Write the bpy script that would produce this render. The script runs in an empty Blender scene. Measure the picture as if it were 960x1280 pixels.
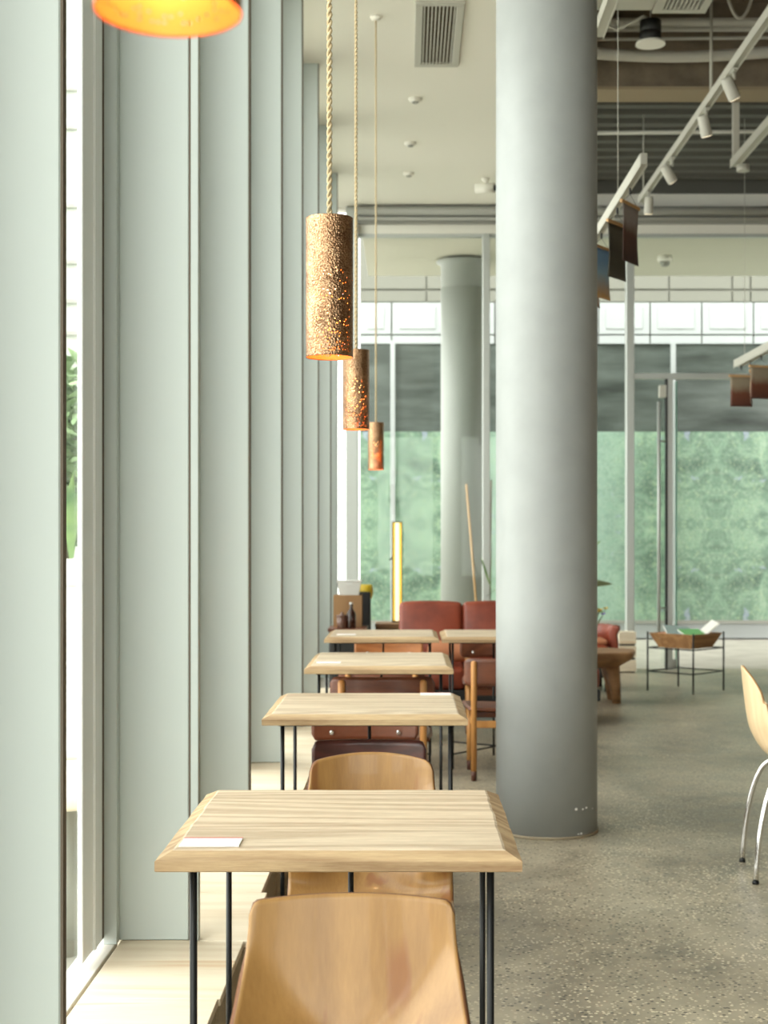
import bpy, bmesh, math, random
from mathutils import Vector, Matrix
random.seed(7)
PI = math.pi
S = bpy.context.scene
SKY0, SKY1 = 3.0, 6.8      # bright overcast sky, brightest on the side of the street
C = S.collection
F, CX, CY, H = 1778.0, 508.0, 673.0, 1.33       # camera: focal (px of 1280 high frame), vanishing point, eye height

# ------------------------------------------------------------------ helpers
class MB:
    """collects shapes in one bmesh; build() links ONE mesh object"""
    def __init__(s): s.bm = bmesh.new(); s.mi = 0
    def _mark(s, faces):
        for f in faces: f.material_index = s.mi
    def box(s, x0, x1, y0, y1, z0, z1, bev=0.0, seg=2, rot=None, loc=None):
        b = bmesh.new()
        bmesh.ops.create_cube(b, size=1)
        for v in b.verts:
            v.co = Vector(((x0+x1)/2+v.co.x*(x1-x0), (y0+y1)/2+v.co.y*(y1-y0), (z0+z1)/2+v.co.z*(z1-z0)))
        if bev > 0:
            bmesh.ops.bevel(b, geom=list(b.edges), offset=bev, segments=seg, profile=0.5, affect='EDGES')
        return s._add(b, rot, loc)
    def _add(s, b, rot=None, loc=None):
        if rot is not None: bmesh.ops.transform(b, matrix=rot, verts=b.verts)
        if loc is not None: bmesh.ops.translate(b, vec=Vector(loc), verts=b.verts)
        vm = {}
        for v in b.verts: vm[v] = s.bm.verts.new(v.co)
        for f in b.faces:
            try:
                nf = s.bm.faces.new([vm[v] for v in f.verts]); nf.material_index = s.mi; nf.smooth = f.smooth
            except ValueError: pass
        b.free(); return s
    def tube(s, pts, r, n=10, cap=True):
        pts = [Vector(p) for p in pts]
        rs = r if isinstance(r, (list, tuple)) else [r]*len(pts)
        rings = []; up = None
        for i, p in enumerate(pts):
            if i == 0: t = pts[1]-p
            elif i == len(pts)-1: t = p-pts[i-1]
            else: t = (pts[i+1]-p).normalized()+(p-pts[i-1]).normalized()
            t.normalize()
            if up is None:
                up = Vector((0,0,1)) if abs(t.z) < .9 else Vector((1,0,0))
            a = t.cross(up)
            if a.length < 1e-5: a = t.cross(Vector((0,1,0)))
            a.normalize(); b = a.cross(t).normalized(); up = b
            rings.append([s.bm.verts.new(p+(a*math.cos(2*PI*k/n)+b*math.sin(2*PI*k/n))*rs[i]) for k in range(n)])
        for i in range(len(rings)-1):
            for k in range(n):
                f = s.bm.faces.new((rings[i][k], rings[i][(k+1)%n], rings[i+1][(k+1)%n], rings[i+1][k]))
                f.smooth = True; f.material_index = s.mi
        if cap:
            for rr in (rings[0][::-1], rings[-1]):
                f = s.bm.faces.new(rr); f.material_index = s.mi
        return s
    def lathe(s, prof, n=32, c=(0,0,0), smooth=True, capb=True, capt=True):
        rings = [[s.bm.verts.new((c[0]+r*math.cos(2*PI*k/n), c[1]+r*math.sin(2*PI*k/n), c[2]+z)) for k in range(n)] for r, z in prof]
        for i in range(len(rings)-1):
            for k in range(n):
                f = s.bm.faces.new((rings[i][k], rings[i][(k+1)%n], rings[i+1][(k+1)%n], rings[i+1][k]))
                f.smooth = smooth; f.material_index = s.mi
        if capb: s.bm.faces.new(rings[0][::-1]).material_index = s.mi
        if capt: s.bm.faces.new(rings[-1]).material_index = s.mi
        return s
    def grid(s, fn, nu, nv, smooth=True):
        g = [[s.bm.verts.new(fn(i/nu, j/nv)) for i in range(nu+1)] for j in range(nv+1)]
        for j in range(nv):
            for i in range(nu):
                f = s.bm.faces.new((g[j][i], g[j][i+1], g[j+1][i+1], g[j+1][i])); f.smooth = smooth; f.material_index = s.mi
        return s
    def poly(s, pts):
        f = s.bm.faces.new([s.bm.verts.new(p) for p in pts]); f.material_index = s.mi; return s
    def prism(s, pts2, z0, z1):
        """extrude an (x,y) outline between z0 and z1"""
        a = [s.bm.verts.new((x,y,z0)) for x,y in pts2]; b = [s.bm.verts.new((x,y,z1)) for x,y in pts2]; n = len(a)
        s.bm.faces.new(a[::-1]).material_index = s.mi; s.bm.faces.new(b).material_index = s.mi
        for k in range(n): s.bm.faces.new((a[k],a[(k+1)%n],b[(k+1)%n],b[k])).material_index = s.mi
        return s
    def build(s, name, mat, parent=None, smooth=None, loc=None, norm=True):
        if norm: bmesh.ops.recalc_face_normals(s.bm, faces=s.bm.faces)
        me = bpy.data.meshes.new(name); s.bm.to_mesh(me); s.bm.free()
        for m in (mat if isinstance(mat, (list, tuple)) else [mat]): me.materials.append(m)
        if smooth is True:
            for p in me.polygons: p.use_smooth = True
        o = bpy.data.objects.new(name, me); C.objects.link(o)
        if parent: o.parent = parent
        if loc: o.location = loc
        return o

def tag(o, label, cat, group=None, kind=None):
    o['label'] = label; o['category'] = cat
    if group: o['group'] = group
    if kind: o['kind'] = kind
    return o
def empty(name, loc=(0,0,0), rz=0.0, label=None, cat=None, group=None):
    o = bpy.data.objects.new(name, None); o.empty_display_size = .1; C.objects.link(o)
    o.location = loc; o.rotation_euler = (0,0,rz)
    if label: tag(o, label, cat, group)
    return o
def struct(o): o['kind'] = 'structure'; return o
def copy_tree(o, parent=None):
    c = o.copy(); C.objects.link(c)
    if parent: c.parent = parent
    for ch in list(o.children): copy_tree(ch, c)
    return c
def PX(px, d): return (px-CX)*d/F
def PZ(py, d): return H-(py-CY)*d/F

# ------------------------------------------------------------------ materials
def srgb(r, g, b):
    f = lambda c: (c/255/12.92 if c/255 <= .04045 else ((c/255+.055)/1.055)**2.4)
    return (f(r), f(g), f(b), 1)
def mat(name, col, rough=.5, metal=0.0, emit=None, es=0, spec=None, coat=0):
    m = bpy.data.materials.new(name); m.use_nodes = True
    b = m.node_tree.nodes['Principled BSDF']
    b.inputs['Base Color'].default_value = col; b.inputs['Roughness'].default_value = rough; b.inputs['Metallic'].default_value = metal
    if emit: b.inputs['Emission Color'].default_value = emit; b.inputs['Emission Strength'].default_value = es
    if spec is not None: b.inputs['Specular IOR Level'].default_value = spec
    b.inputs['Coat Weight'].default_value = coat
    return m
class N:
    def __init__(s, m): s.t = m.node_tree; s.b = s.t.nodes['Principled BSDF']
    def new(s, ty, **kw):
        n = s.t.nodes.new(ty)
        for k, v in kw.items():
            if k.startswith('i_'):
                k = k[2:]; k = int(k) if k.isdigit() else k.replace('_', ' ')
                n.inputs[k].default_value = v
            else: setattr(n, k, v)
        return n
    def link(s, a, b): s.t.links.new(a, b)
    def coords(s, scale=(1,1,1), which='Object', loc=(0,0,0), rot=(0,0,0)):
        tc = s.new('ShaderNodeTexCoord'); mp = s.new('ShaderNodeMapping')
        mp.inputs['Scale'].default_value = scale; mp.inputs['Location'].default_value = loc; mp.inputs['Rotation'].default_value = rot
        s.link(tc.outputs[which], mp.inputs['Vector']); return mp.outputs['Vector']
    def noise(s, vec, scale, detail=4, rough=.55, dist=0):
        n = s.new('ShaderNodeTexNoise'); n.inputs['Scale'].default_value = scale; n.inputs['Detail'].default_value = detail
        n.inputs['Roughness'].default_value = rough; n.inputs['Distortion'].default_value = dist
        s.link(vec, n.inputs['Vector']); return n.outputs['Fac']
    def ramp(s, fac, stops):
        r = s.new('ShaderNodeValToRGB'); e = r.color_ramp.elements
        while len(e) < len(stops): e.new(.5)
        for x, (p, c) in zip(e, stops): x.position = p; x.color = c
        s.link(fac, r.inputs['Fac']); return r.outputs['Color']
    def mix(s, fac, a, b, mode='MIX'):
        m = s.new('ShaderNodeMix', data_type='RGBA', blend_type=mode)
        for sock, v in ((m.inputs[0], fac), (m.inputs[6], a), (m.inputs[7], b)):
            if hasattr(v, 'is_linked'): s.link(v, sock)
            else: sock.default_value = v
        return m.outputs[2]
    def math(s, op, a, b=0.0, c=0.0):
        m = s.new('ShaderNodeMath', operation=op)
        for sock, v in zip(m.inputs, (a, b, c)):
            if hasattr(v, 'is_linked'): s.link(v, sock)
            else: sock.default_value = v
        return m.outputs[0]
    def bump(s, h, strength=.3, dist=.002):
        b = s.new('ShaderNodeBump'); b.inputs['Strength'].default_value = strength; b.inputs['Distance'].default_value = dist
        s.link(h, b.inputs['Height']); s.link(b.outputs['Normal'], s.b.inputs['Normal'])
    def base(s, c): s.link(c, s.b.inputs['Base Color'])

def wood(name, light, dark, rough=.5, grain='x', scale=1.0, figure=.5, bump=.15, coat=0, streak=None, rings_n=9):
    """long fibres along one axis, wavy year rings and a few dark streaks"""
    m = mat(name, light, rough, coat=coat); n = N(m)
    sc = {'x': (1.2,14,14), 'y': (14,1.2,14), 'z': (14,14,1.2)}[grain]
    sc = tuple(a*scale for a in sc)
    v = n.coords(sc)
    oi = n.new('ShaderNodeObjectInfo'); ad = n.new('ShaderNodeVectorMath', operation='ADD')
    mu = n.new('ShaderNodeVectorMath', operation='SCALE'); mu.inputs[0].default_value = (7,13,5)
    n.link(oi.outputs['Random'], mu.inputs['Scale']); n.link(v, ad.inputs[0]); n.link(mu.outputs[0], ad.inputs[1]); v = ad.outputs[0]
    a = n.noise(v, 1.0, 5, .6, .6)
    ringf = n.noise(v, .42, 2.0, .45, .35)
    rings = n.math('ADD', n.math('MULTIPLY', n.math('SINE', n.math('MULTIPLY', ringf, rings_n*6.283)), .5), .5)
    fine = n.math('ADD', n.math('MULTIPLY', n.noise(v, 6.0, 4, .6), .45), n.math('MULTIPLY', n.noise(v, 22.0, 3, .6), .55))
    f = n.math('ADD', n.math('MULTIPLY', a, 1-figure), n.math('MULTIPLY', rings, figure))
    f = n.math('ADD', n.math('MULTIPLY', f, .46), n.math('MULTIPLY', fine, .54))
    col = n.ramp(f, [(.25, dark), (.7, light)])
    if streak:
        st = n.noise(v, 2.3, 2, .5, .3)
        mask = n.ramp(st, [(.62, (0,0,0,1)), (.69, (.75,.75,.75,1))])
        col = n.mix(mask, col, streak)
    n.base(col)
    if bump: n.bump(f, bump, .003)
    return m

M = {}
M['fin'] = mat('painted_metal_sage', srgb(186,195,191), .42); n = N(M['fin'])
n.bump(n.noise(n.coords((1,1,1)), 260, 2), .05, .001)
M['fin_dark'] = mat('joint_gasket', srgb(95,84,70), .7)
M['frame'] = mat('window_frame_grey', srgb(240,244,244), .22, spec=.9)
M['white'] = mat('white_paint', srgb(232,230,220), .6)
M['ceil'] = mat('ceiling_paint', srgb(240,238,228), .8)
M['white_metal'] = mat('white_powdercoat', srgb(186,184,173), .45)
M['steel_grey'] = mat('grey_steel', srgb(150,150,142), .5)
M['alu'] = mat('aluminium_mullion', srgb(190,194,190), .4, .3)
M['black'] = mat('black_steel', srgb(24,25,26), .45, .2)
M['chrome'] = mat('chrome', (.82,.82,.82,1), .12, 1.0)
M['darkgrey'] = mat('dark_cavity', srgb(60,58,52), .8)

def glass(name, tint, refl=.30):
    m = bpy.data.materials.new(name); m.use_nodes = True; t = m.node_tree; t.nodes.clear()
    o = t.nodes.new('ShaderNodeOutputMaterial'); tr = t.nodes.new('ShaderNodeBsdfTransparent'); gl = t.nodes.new('ShaderNodeBsdfGlossy')
    lw = t.nodes.new('ShaderNodeLayerWeight'); lw.inputs['Blend'].default_value = .5
    pw = t.nodes.new('ShaderNodeMath'); pw.operation = 'POWER'; pw.inputs[1].default_value = 4.5
    ma = t.nodes.new('ShaderNodeMath'); ma.operation = 'MULTIPLY_ADD'; ma.inputs[1].default_value = refl; ma.inputs[2].default_value = .012
    mx = t.nodes.new('ShaderNodeMixShader')
    tr.inputs['Color'].default_value = tint; gl.inputs['Roughness'].default_value = .02; gl.inputs['Color'].default_value = (.95,.97,.95,1)
    t.links.new(lw.outputs['Facing'], pw.inputs[0]); t.links.new(pw.outputs[0], ma.inputs[0]); t.links.new(ma.outputs[0], mx.inputs[0])
    t.links.new(tr.outputs[0], mx.inputs[1]); t.links.new(gl.outputs[0], mx.inputs[2]); t.links.new(mx.outputs[0], o.inputs['Surface'])
    return m
M['glass'] = glass('window_glass', (.965,.985,.97,1))
M['glass_edge'] = mat('green_glass_edge', srgb(150,200,185), .2)

# column paint
M['column'] = mat('column_paint', srgb(205,208,205), .48); n = N(M['column'])
cv = n.coords((1,1,1)); v = n.noise(cv, 9, 3, .5)
chip = n.math('MULTIPLY', n.ramp(n.noise(cv, 38, 2), [(.66,(0,0,0,1)),(.68,(1,1,1,1))]), n.ramp(n.new('ShaderNodeSeparateXYZ').outputs[2], [(0,(0,0,0,1)),(1,(0,0,0,1))]))
n.base(n.ramp(v, [(.3, srgb(154,158,157)), (.75, srgb(160,164,163))]))

# polished concrete
M['floor'] = mat('polished_concrete', srgb(150,142,124), .35); n = N(M['floor'])
v = n.coords((1,1,1))
big = n.noise(v, 1.1, 5, .6, .4); mid = n.noise(v, 6, 5, .65)
c = n.ramp(n.math('ADD', n.math('MULTIPLY', big, .6), n.math('MULTIPLY', mid, .4)), [(.36, srgb(112,104,90)), (.5, srgb(154,144,124)), (.64, srgb(180,170,148))])
vo = n.new('ShaderNodeTexVoronoi', feature='F1'); vo.inputs['Scale'].default_value = 75; n.link(v, vo.inputs['Vector'])
pat = n.noise(v, 2.2, 3)
wht = n.math('MULTIPLY', n.ramp(vo.outputs['Color'], [(.48,(0,0,0,1)),(.56,(1,1,1,1))]), n.ramp(vo.outputs['Distance'], [(.30,(1,1,1,1)),(.42,(0,0,0,1))]))
c = n.mix(n.math('MULTIPLY', wht, n.ramp(pat, [(.38,(.25,.25,.25,1)),(.6,(.9,.9,.9,1))])), c, srgb(222,210,182))
vo2 = n.new('ShaderNodeTexVoronoi', feature='F1'); vo2.inputs['Scale'].default_value = 52; n.link(n.coords((1,1,1), loc=(3.3,1.7,0)), vo2.inputs['Vector'])
blk = n.math('MULTIPLY', n.ramp(vo2.outputs['Color'], [(.54,(0,0,0,1)),(.60,(1,1,1,1))]), n.ramp(vo2.outputs['Distance'], [(.24,(1,1,1,1)),(.34,(0,0,0,1))]))
c = n.mix(n.math('MULTIPLY', blk, .85), c, srgb(70,68,64))
n.base(c)
n.link(n.ramp(mid, [(.3,(.30,.30,.30,1)),(.7,(.46,.46,.46,1))]), n.b.inputs['Roughness'])
n.bump(mid, .06, .003)

M['ply'] = wood('birch_plywood', srgb(238,226,204), srgb(216,198,170), .55, 'x', .45, .45, .04, streak=srgb(214,184,148))
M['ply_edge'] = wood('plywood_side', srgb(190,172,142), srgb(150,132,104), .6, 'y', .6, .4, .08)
M['top'] = wood('bleached_elm_tabletop', srgb(224,208,182), srgb(156,132,104), .6, 'x', .8, .36, .6, rings_n=13)
M['live_edge_shaded'] = wood('shaded_table_edge', srgb(200,174,134), srgb(132,100,68), .7, 'x', .9, .4, .7, rings_n=12)  # rough edge grain, darkened in colour for the weaker light on lip and bevel
M['shell'] = wood('beech_veneer', srgb(166,127,74), srgb(130,94,52), .38, 'z', .55, .35, .02, coat=.15, streak=srgb(132,84,48))
M['shell_pale'] = wood('pale_maple_veneer', srgb(232,208,170), srgb(214,184,142), .42, 'z', .6, .3, .02)
M['ply_rim'] = mat('veneer_edge', srgb(112,72,44), .6)
M['rim_pale'] = mat('pale_veneer_edge', srgb(190,150,104), .6)
M['walnut'] = wood('walnut_veneer', srgb(122,70,46), srgb(78,40,26), .35, 'x', .8, .5, .03, coat=.2)
M['walnut_dark'] = wood('dark_walnut_veneer', srgb(86,42,34), srgb(52,24,20), .4, 'x', .8, .5, .03, coat=.2)
M['teak'] = wood('teak_veneer', srgb(196,132,82), srgb(150,92,54), .38, 'x', .8, .5, .03, coat=.2)
M['oak'] = wood('oak_dowel', srgb(206,150,86), srgb(176,118,62), .45, 'z', .8, .4, .05)
M['tip'] = mat('dark_foot', srgb(84,48,34), .6)
M['leather'] = mat('cognac_leather', srgb(140,64,42), .42, coat=.1); n = N(M['leather'])
v = n.coords((1,1,1)); k = n.noise(v, 5, 3); n.base(n.ramp(k, [(.3, srgb(116,48,31)), (.7, srgb(150,70,46))])); n.bump(n.noise(v, 180, 3), .15, .001)
M['fur'] = mat('tan_plush', srgb(192,128,92), .95); n = N(M['fur']); n.bump(n.noise(n.coords(), 120, 4), .8, .01)
M['slab'] = wood('rustic_slab_wood', srgb(176,134,92), srgb(110,74,46), .6, 'x', .5, .5, .3)
M['tray'] = wood('tray_wood', srgb(184,140,94), srgb(132,90,54), .6, 'x', .7, .5, .2)
M['concrete'] = mat('raw_concrete', srgb(124,112,96), .9); n = N(M['concrete'])
v = n.coords(); n.base(n.ramp(n.noise(v, 2.4, 6, .65), [(.3, srgb(96,86,72)), (.7, srgb(140,126,108))])); n.bump(n.noise(v, 20, 4), .3, .01)
M['concrete_lip'] = mat('bounce_lit_lip', srgb(150,135,110), .85)  # paler than the beam: floor bounce put into the underside's colour
M['deck'] = mat('steel_deck_grey', srgb(92,92,86), .7)
# copper
M['copper'] = mat('hammered_copper', srgb(190,128,84), .33, 1.0); n = N(M['copper'])
v = n.coords(); k = n.noise(v, 16, 4, .6)
n.base(n.ramp(k, [(.32, srgb(108,80,60)), (.5, srgb(158,120,90)), (.72, srgb(200,160,124))]))
vs_ = n.new('ShaderNodeTexVoronoi'); vs_.inputs['Scale'].default_value = 330; n.link(v, vs_.inputs['Vector'])
n.base(n.mix(n.ramp(vs_.outputs['Color'], [(.3,(0,0,0,1)),(.75,(.42,.42,.42,1))]), n.ramp(k, [(.32, srgb(104,76,56)), (.5, srgb(150,112,82)), (.72, srgb(192,152,116))]), srgb(232,196,156)))  # pale flecks put glints off the hammered dents into the base colour
vo = n.new('ShaderNodeTexVoronoi'); vo.inputs['Scale'].default_value = 230; n.link(v, vo.inputs['Vector']); n.bump(vo.outputs['Distance'], .7, .0022)
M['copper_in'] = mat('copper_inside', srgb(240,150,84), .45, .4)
M['bulb'] = mat('warm_bulb', (1,.8,.5,1), .3, 0, (1,.62,.22,1), 10)
M['rope'] = mat('jute_rope', srgb(196,178,142), .9); n = N(M['rope']); n.bump(n.noise(n.coords(), 900, 2), .5, .001)
M['led'] = mat('spot_lens', (1,.9,.7,1), .3, 0, (1,.86,.62,1), 2.2)
M['tube'] = mat('yellow_tube', (1,.85,.3,1), .4, 0, (1,.90,.55,1), 1.5)
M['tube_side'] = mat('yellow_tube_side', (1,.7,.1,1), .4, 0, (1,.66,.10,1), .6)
M['leaf'] = mat('green_leaf', srgb(96,132,78), .5); n = N(M['leaf']); n.base(n.ramp(n.noise(n.coords(), 4, 2), [(.3, srgb(70,104,60)), (.7, srgb(138,164,96))]))
M['leaf_dark'] = mat('olive_leaf', srgb(90,96,62), .5)
M['hedge'] = mat('hedge_leaf', srgb(120,150,104), .6); n = N(M['hedge']); n.base(n.ramp(n.noise(n.coords(), 3, 3), [(.3, srgb(92,124,80)), (.7, srgb(164,186,140))]))
M['bark'] = mat('bark', srgb(90,72,54), .9)
M['violet'] = mat('violet_petal', srgb(132,116,176), .6)
M['ochre'] = mat('ochre_petal', srgb(190,160,70), .6)
M['ceramic'] = mat('grey_ceramic', srgb(150,146,136), .4)
M['cardboard'] = mat('cardboard', srgb(146,112,76), .85)
M['plastic'] = mat('translucent_plastic', srgb(206,206,202), .4)
M['bin'] = mat('black_plastic', srgb(28,28,28), .5)
M['bag'] = mat('yellow_bag', srgb(206,176,40), .5)
M['bottle'] = mat('brown_glass', srgb(44,20,12), .12, coat=.3)
M['tumbler'] = mat('smoked_glass', srgb(100,72,62), .15)
M['card'] = mat('white_card', srgb(240,240,238), .4)
M['red'] = mat('red_line', srgb(196,70,70), .5)
M['paper'] = mat('paper', srgb(238,236,228), .7)
M['canvas'] = mat('canvas_back', srgb(206,198,180), .8)
M['stick'] = wood('pine_batten', srgb(206,168,120), srgb(172,130,84), .6, 'x', 1, .4, .05)
M['pave'] = mat('pale_paving', srgb(206,204,196), .8); n = N(M['pave']); n.base(n.ramp(n.noise(n.coords(), 3, 4), [(.3, srgb(172,168,156)), (.7, srgb(192,188,176))]))
M['soffit'] = mat('soffit_white', srgb(206,203,188), .8)
M['panel_grey'] = mat('facade_panel', srgb(122,122,112), .6)
M['panel_white'] = mat('white_facade_panel', srgb(172,177,177), .45)
M['dark_glass'] = mat('dark_facade_glass', srgb(92,104,100), .25); n = N(M['dark_glass'])
n.base(n.ramp(n.noise(n.coords((.6,1,3)), 1.6, 4), [(.3, srgb(56,62,58)), (.7, srgb(98,106,101))]))
M['siding'] = mat('white_siding', srgb(176,182,172), .6)
M['green_mark'] = mat('green_cover', srgb(112,186,112), .5)
M['blue_mark'] = mat('grey_blue_cover', srgb(150,170,168), .5)
M['pink_mark'] = mat('salmon_cover', srgb(206,150,120), .5)

# mirrored foliage print on the hoarding outside
m = mat('foliage_print', srgb(150,190,160), .5); n = N(m); M['mural'] = m
tc = n.new('ShaderNodeTexCoord'); sp = n.new('ShaderNodeSeparateXYZ'); n.link(tc.outputs['Object'], sp.inputs[0])
u = n.math('PINGPONG', n.math('ADD', sp.outputs[0], 40-4.13+2.14*2*0), 2.14)
w = n.math('PINGPONG', n.math('ADD', sp.outputs[2], -.27+40*1.25), 1.25)
cb = n.new('ShaderNodeCombineXYZ'); n.link(n.math('ABSOLUTE', n.math('SUBTRACT', sp.outputs[0], 4.13)), cb.inputs[0]); n.link(w, cb.inputs[2])
u = n.math('PINGPONG', n.math('SUBTRACT', sp.outputs[0], 4.13-4*4.28), 2.14)
n.link(u, cb.inputs[0])
vec = cb.outputs[0]
a = n.noise(vec, 2.6, 7, .62, 1.2)
b2 = n.noise(vec, 7.5, 6, .7, 2.5)
col = n.ramp(a, [(.30, srgb(84,112,92)), (.48, srgb(126,160,132)), (.62, srgb(158,192,158)), (.78, srgb(186,210,178))])
col = n.mix(n.ramp(b2, [(.54,(0,0,0,1)),(.66,(.75,.75,.75,1))]), col, srgb(180,206,160))
fl = n.noise(vec, 4.2, 3, .5, .4)
col = n.mix(n.ramp(fl, [(.66,(0,0,0,1)),(.72,(.8,.8,.8,1))]), col, srgb(176,186,206))
edge = n.ramp(n.math('DIVIDE', u, 2.14), [(.42,(0,0,0,1)),(.72,(.75,.75,.75,1))])
col = n.mix(edge, col, n.ramp(n.noise(vec, 3, 3), [(.3, srgb(156,190,166)), (.7, srgb(180,210,190))]))
f3 = n.noise(vec, 22, 6, .7, .8)
col = n.mix(n.ramp(f3, [(.46,(0,0,0,1)),(.62,(.32,.32,.32,1))]), col, srgb(200,216,190))
f4 = n.noise(vec, 15, 5, .7, 1.5)
col = n.mix(n.ramp(f4, [(.38,(.24,.24,.24,1)),(.52,(0,0,0,1))]), col, srgb(70,100,84))
col = n.mix(1.0, col, (.78,.78,.84,1), 'MULTIPLY')
n.base(col)

# ------------------------------------------------------------------ setting
D_ = 14.4; CEIL = 4.67; GX = -.85
fl = struct(MB().box(-.95, 6.2, -3.2, 14.55, -.12, 0).build('floor', M['floor']))
struct(MB().box(-.95, .95, -3.2, 14.45, CEIL, CEIL+.12).build('ceiling', M['ceil']))
# ceiling edge board and exposed bay
struct(MB().box(.93, .97, -3.2, 14.45, CEIL, 5.42).build('trim_1', M['ceil']))
struct(MB().box(-.95, 6.2, -3.2, 14.6, 5.42, 5.6).build('ceiling_slab', M['concrete']))
struct(MB().box(.97, 6.1, 10.86, 11.13, 4.775, 5.42).build('ceiling_beam', M['concrete']))
struct(MB().box(.97, 6.1, 10.84, 11.15, 4.75, 4.775).build('ceiling_beam_lip', M['concrete_lip']))
mb = MB()                                             # corrugated deck
y = 11.15; pts = [(y, 4.98)]
while y < 14.2:
    for dy, z in ((.02,4.98),(.05,4.90),(.15,4.90),(.18,4.98),(.26,4.98)): pts.append((y+dy, z))
    y += .26
for i in range(len(pts)-1):
    (y0,z0),(y1,z1) = pts[i], pts[i+1]
    if y1-y0 > 1e-6: mb.poly([(.97,y0,z0),(6.1,y0,z0),(6.1,y1,z1),(.97,y1,z1)])
struct(mb.build('ceiling_deck', M['deck']))
struct(MB().box(.97, 6.0, D_-.06, D_-.02, PZ(243,D_), 5.42).build('trim_16', M['deck']))
struct(MB().box(6.0, 6.2, -3.2, 14.55, 0, 5.42).build('wall_right', M['concrete']))
# wall above the side glazing, front behind the camera with an unseen window added for fill light
struct(MB().box(-.95, -.86, -3.2, 14.55, CEIL-.02, 5.42).build('wall_left', M['fin']))
mb = MB().box(-.95, 6.2, -3.2, -3.05, 3.6, 5.42)
mb.box(-.95,-.7,-3.2,-3.05,0,3.6).box(2.2,6.2,-3.2,-3.05,0,3.6)
struct(mb.build('wall_front', M['concrete']))
wf = MB()
for x in (-.7, .7, 2.14): wf.box(x, x+.06, -3.16, -3.08, 0, 3.6)
wf.box(-.64, 2.14, -3.16, -3.08, 0, .06)
w0 = struct(wf.build('window_1', M['alu']))
MB().box(-.64, 2.14, -3.125, -3.115, .06, 3.6).build('pane', M['glass'], w0)

# fins and window bays along the left
fins = [(-2.0,.05,-.615),(-.5,.05,-.615),(1.0,.05,-.615),(2.53,.028,-.616),(4.0,.05,-.612),(5.55,.05,-.616),(7.18,.05,-.632),(8.55,.05,-.628),(10.0,.05,-.622),(11.5,.05,-.615),(13.0,.05,-.635)]
for i, (d, t, xr) in enumerate(fins):
    f = struct(MB().box(-.84, xr, d, d+t, .2, CEIL, .003, 1).build('trim_%d' % (i+2), M['fin']))
    g = MB()
    if i == 4:
        g.box(xr, xr+.006, d+.001, d+.012, .2, CEIL); g.build('joint', M['fin_dark'], f)
        MB().box(xr+.006, xr+.028, d-.006, d+.03, .2, CEIL, .002, 1).build('end_cap', M['fin'], f)
    else:
        g.box(xr, xr+.005, d+.002, d+t-.002, .2, CEIL); g.build('joint', M['fin_dark'], f)
ds = [-3.05]+[f[0] for f in fins]+[14.4]
for i in range(len(ds)-1):
    y0 = ds[i]+(fins[i-1][1] if i else 0); y1 = ds[i+1]
    mb = MB()
    mb.box(-.856, -.838, y1-.155, y1-.08, .22, CEIL, .003, 1)                  # jamb beside the fin
    mb.box(-.856, -.842, y1-.30, y1-.175, .22, CEIL, .003, 1)
    mb.box(-.856, -.836, y1-.175, y1-.155, .22, CEIL, .002, 1)
    mb.box(-.856, -.836, y0+.002, y0+.06, .22, CEIL, .003, 1)
    mb.box(-.856, -.840, y0, y1, CEIL-.08, CEIL)
    w = struct(mb.build('window_%d' % (i+2), M['frame']))
    MB().box(-.856, -.841, y1-.08, y1-.042, .22, CEIL).build('gasket', M['fin_dark'], w)
    MB().box(-.846, -.806, y1-.04, y1-.001, .199, CEIL, .002, 1).build('edge_strip', M['fin'], w)
    MB().box(-.89, -.812, y0, y1, .02, .199, .002, 1).build('sill', M['white'], w)
    MB().box(GX-.004, GX+.004, y0+.06, y1-.30, .22, CEIL-.08).build('pane', M['glass'], w)

# back glazing at d = 14.4
D = 14.4
hd = MB().box(-.95, 6.1, D-.02, D+.14, PZ(262,D), 5.42)
struct(hd.build('wall_back', M['ceil']))
struct(MB().box(-.486, 6.0, D-.10, D-.02, PZ(282,D), PZ(262,D)).build('trim_13', M['steel_grey']))
mb = MB()
mb.tube([(-.486, D-.16, PZ(268,D)), (6.0, D-.16, PZ(268,D))], .045, 12).tube([(-.486, D-.14, PZ(277,D)), (6.0, D-.14, PZ(277,D))], .02, 8)
tag(mb.build('steel_pipe', M['steel_grey'], smooth=True), 'grey steel pipe pair running along the top of the rear glazing', 'pipe')
struct(MB().box(-.62, 6.0, D-.04, D+.06, PZ(293,D), PZ(282,D)).build('trim_14', M['white']))
struct(MB().box(PX(433,D), PX(448,D), D-.12, D+.08, 0, PZ(262,D), .004, 1).build('trim_15', M['alu']))
mb = MB()
for a, b in ((603,612),(782,792)): mb.box(PX(a,D), PX(b,D), D-.05, D+.05, 0, PZ(293,D), .006, 1)
mb.box(PX(1100,D), PX(1112,D), D-.05, D+.05, 0, PZ(293,D), .006, 1)
mb.box(PX(792,D), PX(1100,D), D-.04, D+.04, PZ(474,D), PZ(467,D), .004, 1)
mb.box(-.85, PX(782,D), D-.04, D+.04, 0, .05)
mb.box(PX(433,D), 6.0, D-.03, D+.03, PZ(297,D), PZ(293,D))
wb = struct(mb.build('window_14', M['alu']))
for a, b, z0 in ((PX(448,D),PX(603,D),.05),(PX(612,D),PX(782,D),.05),(PX(792,D),PX(1100,D),PZ(467,D)),(PX(1112,D),6.0,.0),(-.83,PX(433,D),.05)):
    MB().box(a, b, D-.005, D+.005, z0, PZ(297,D)).build('pane', M['glass'], wb)
zt = PZ(474,D)
d1 = struct(MB().box(PX(834,D), PX(840,D), D-.04, D+.04, 0, zt).build('door_1', M['alu']))
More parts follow.
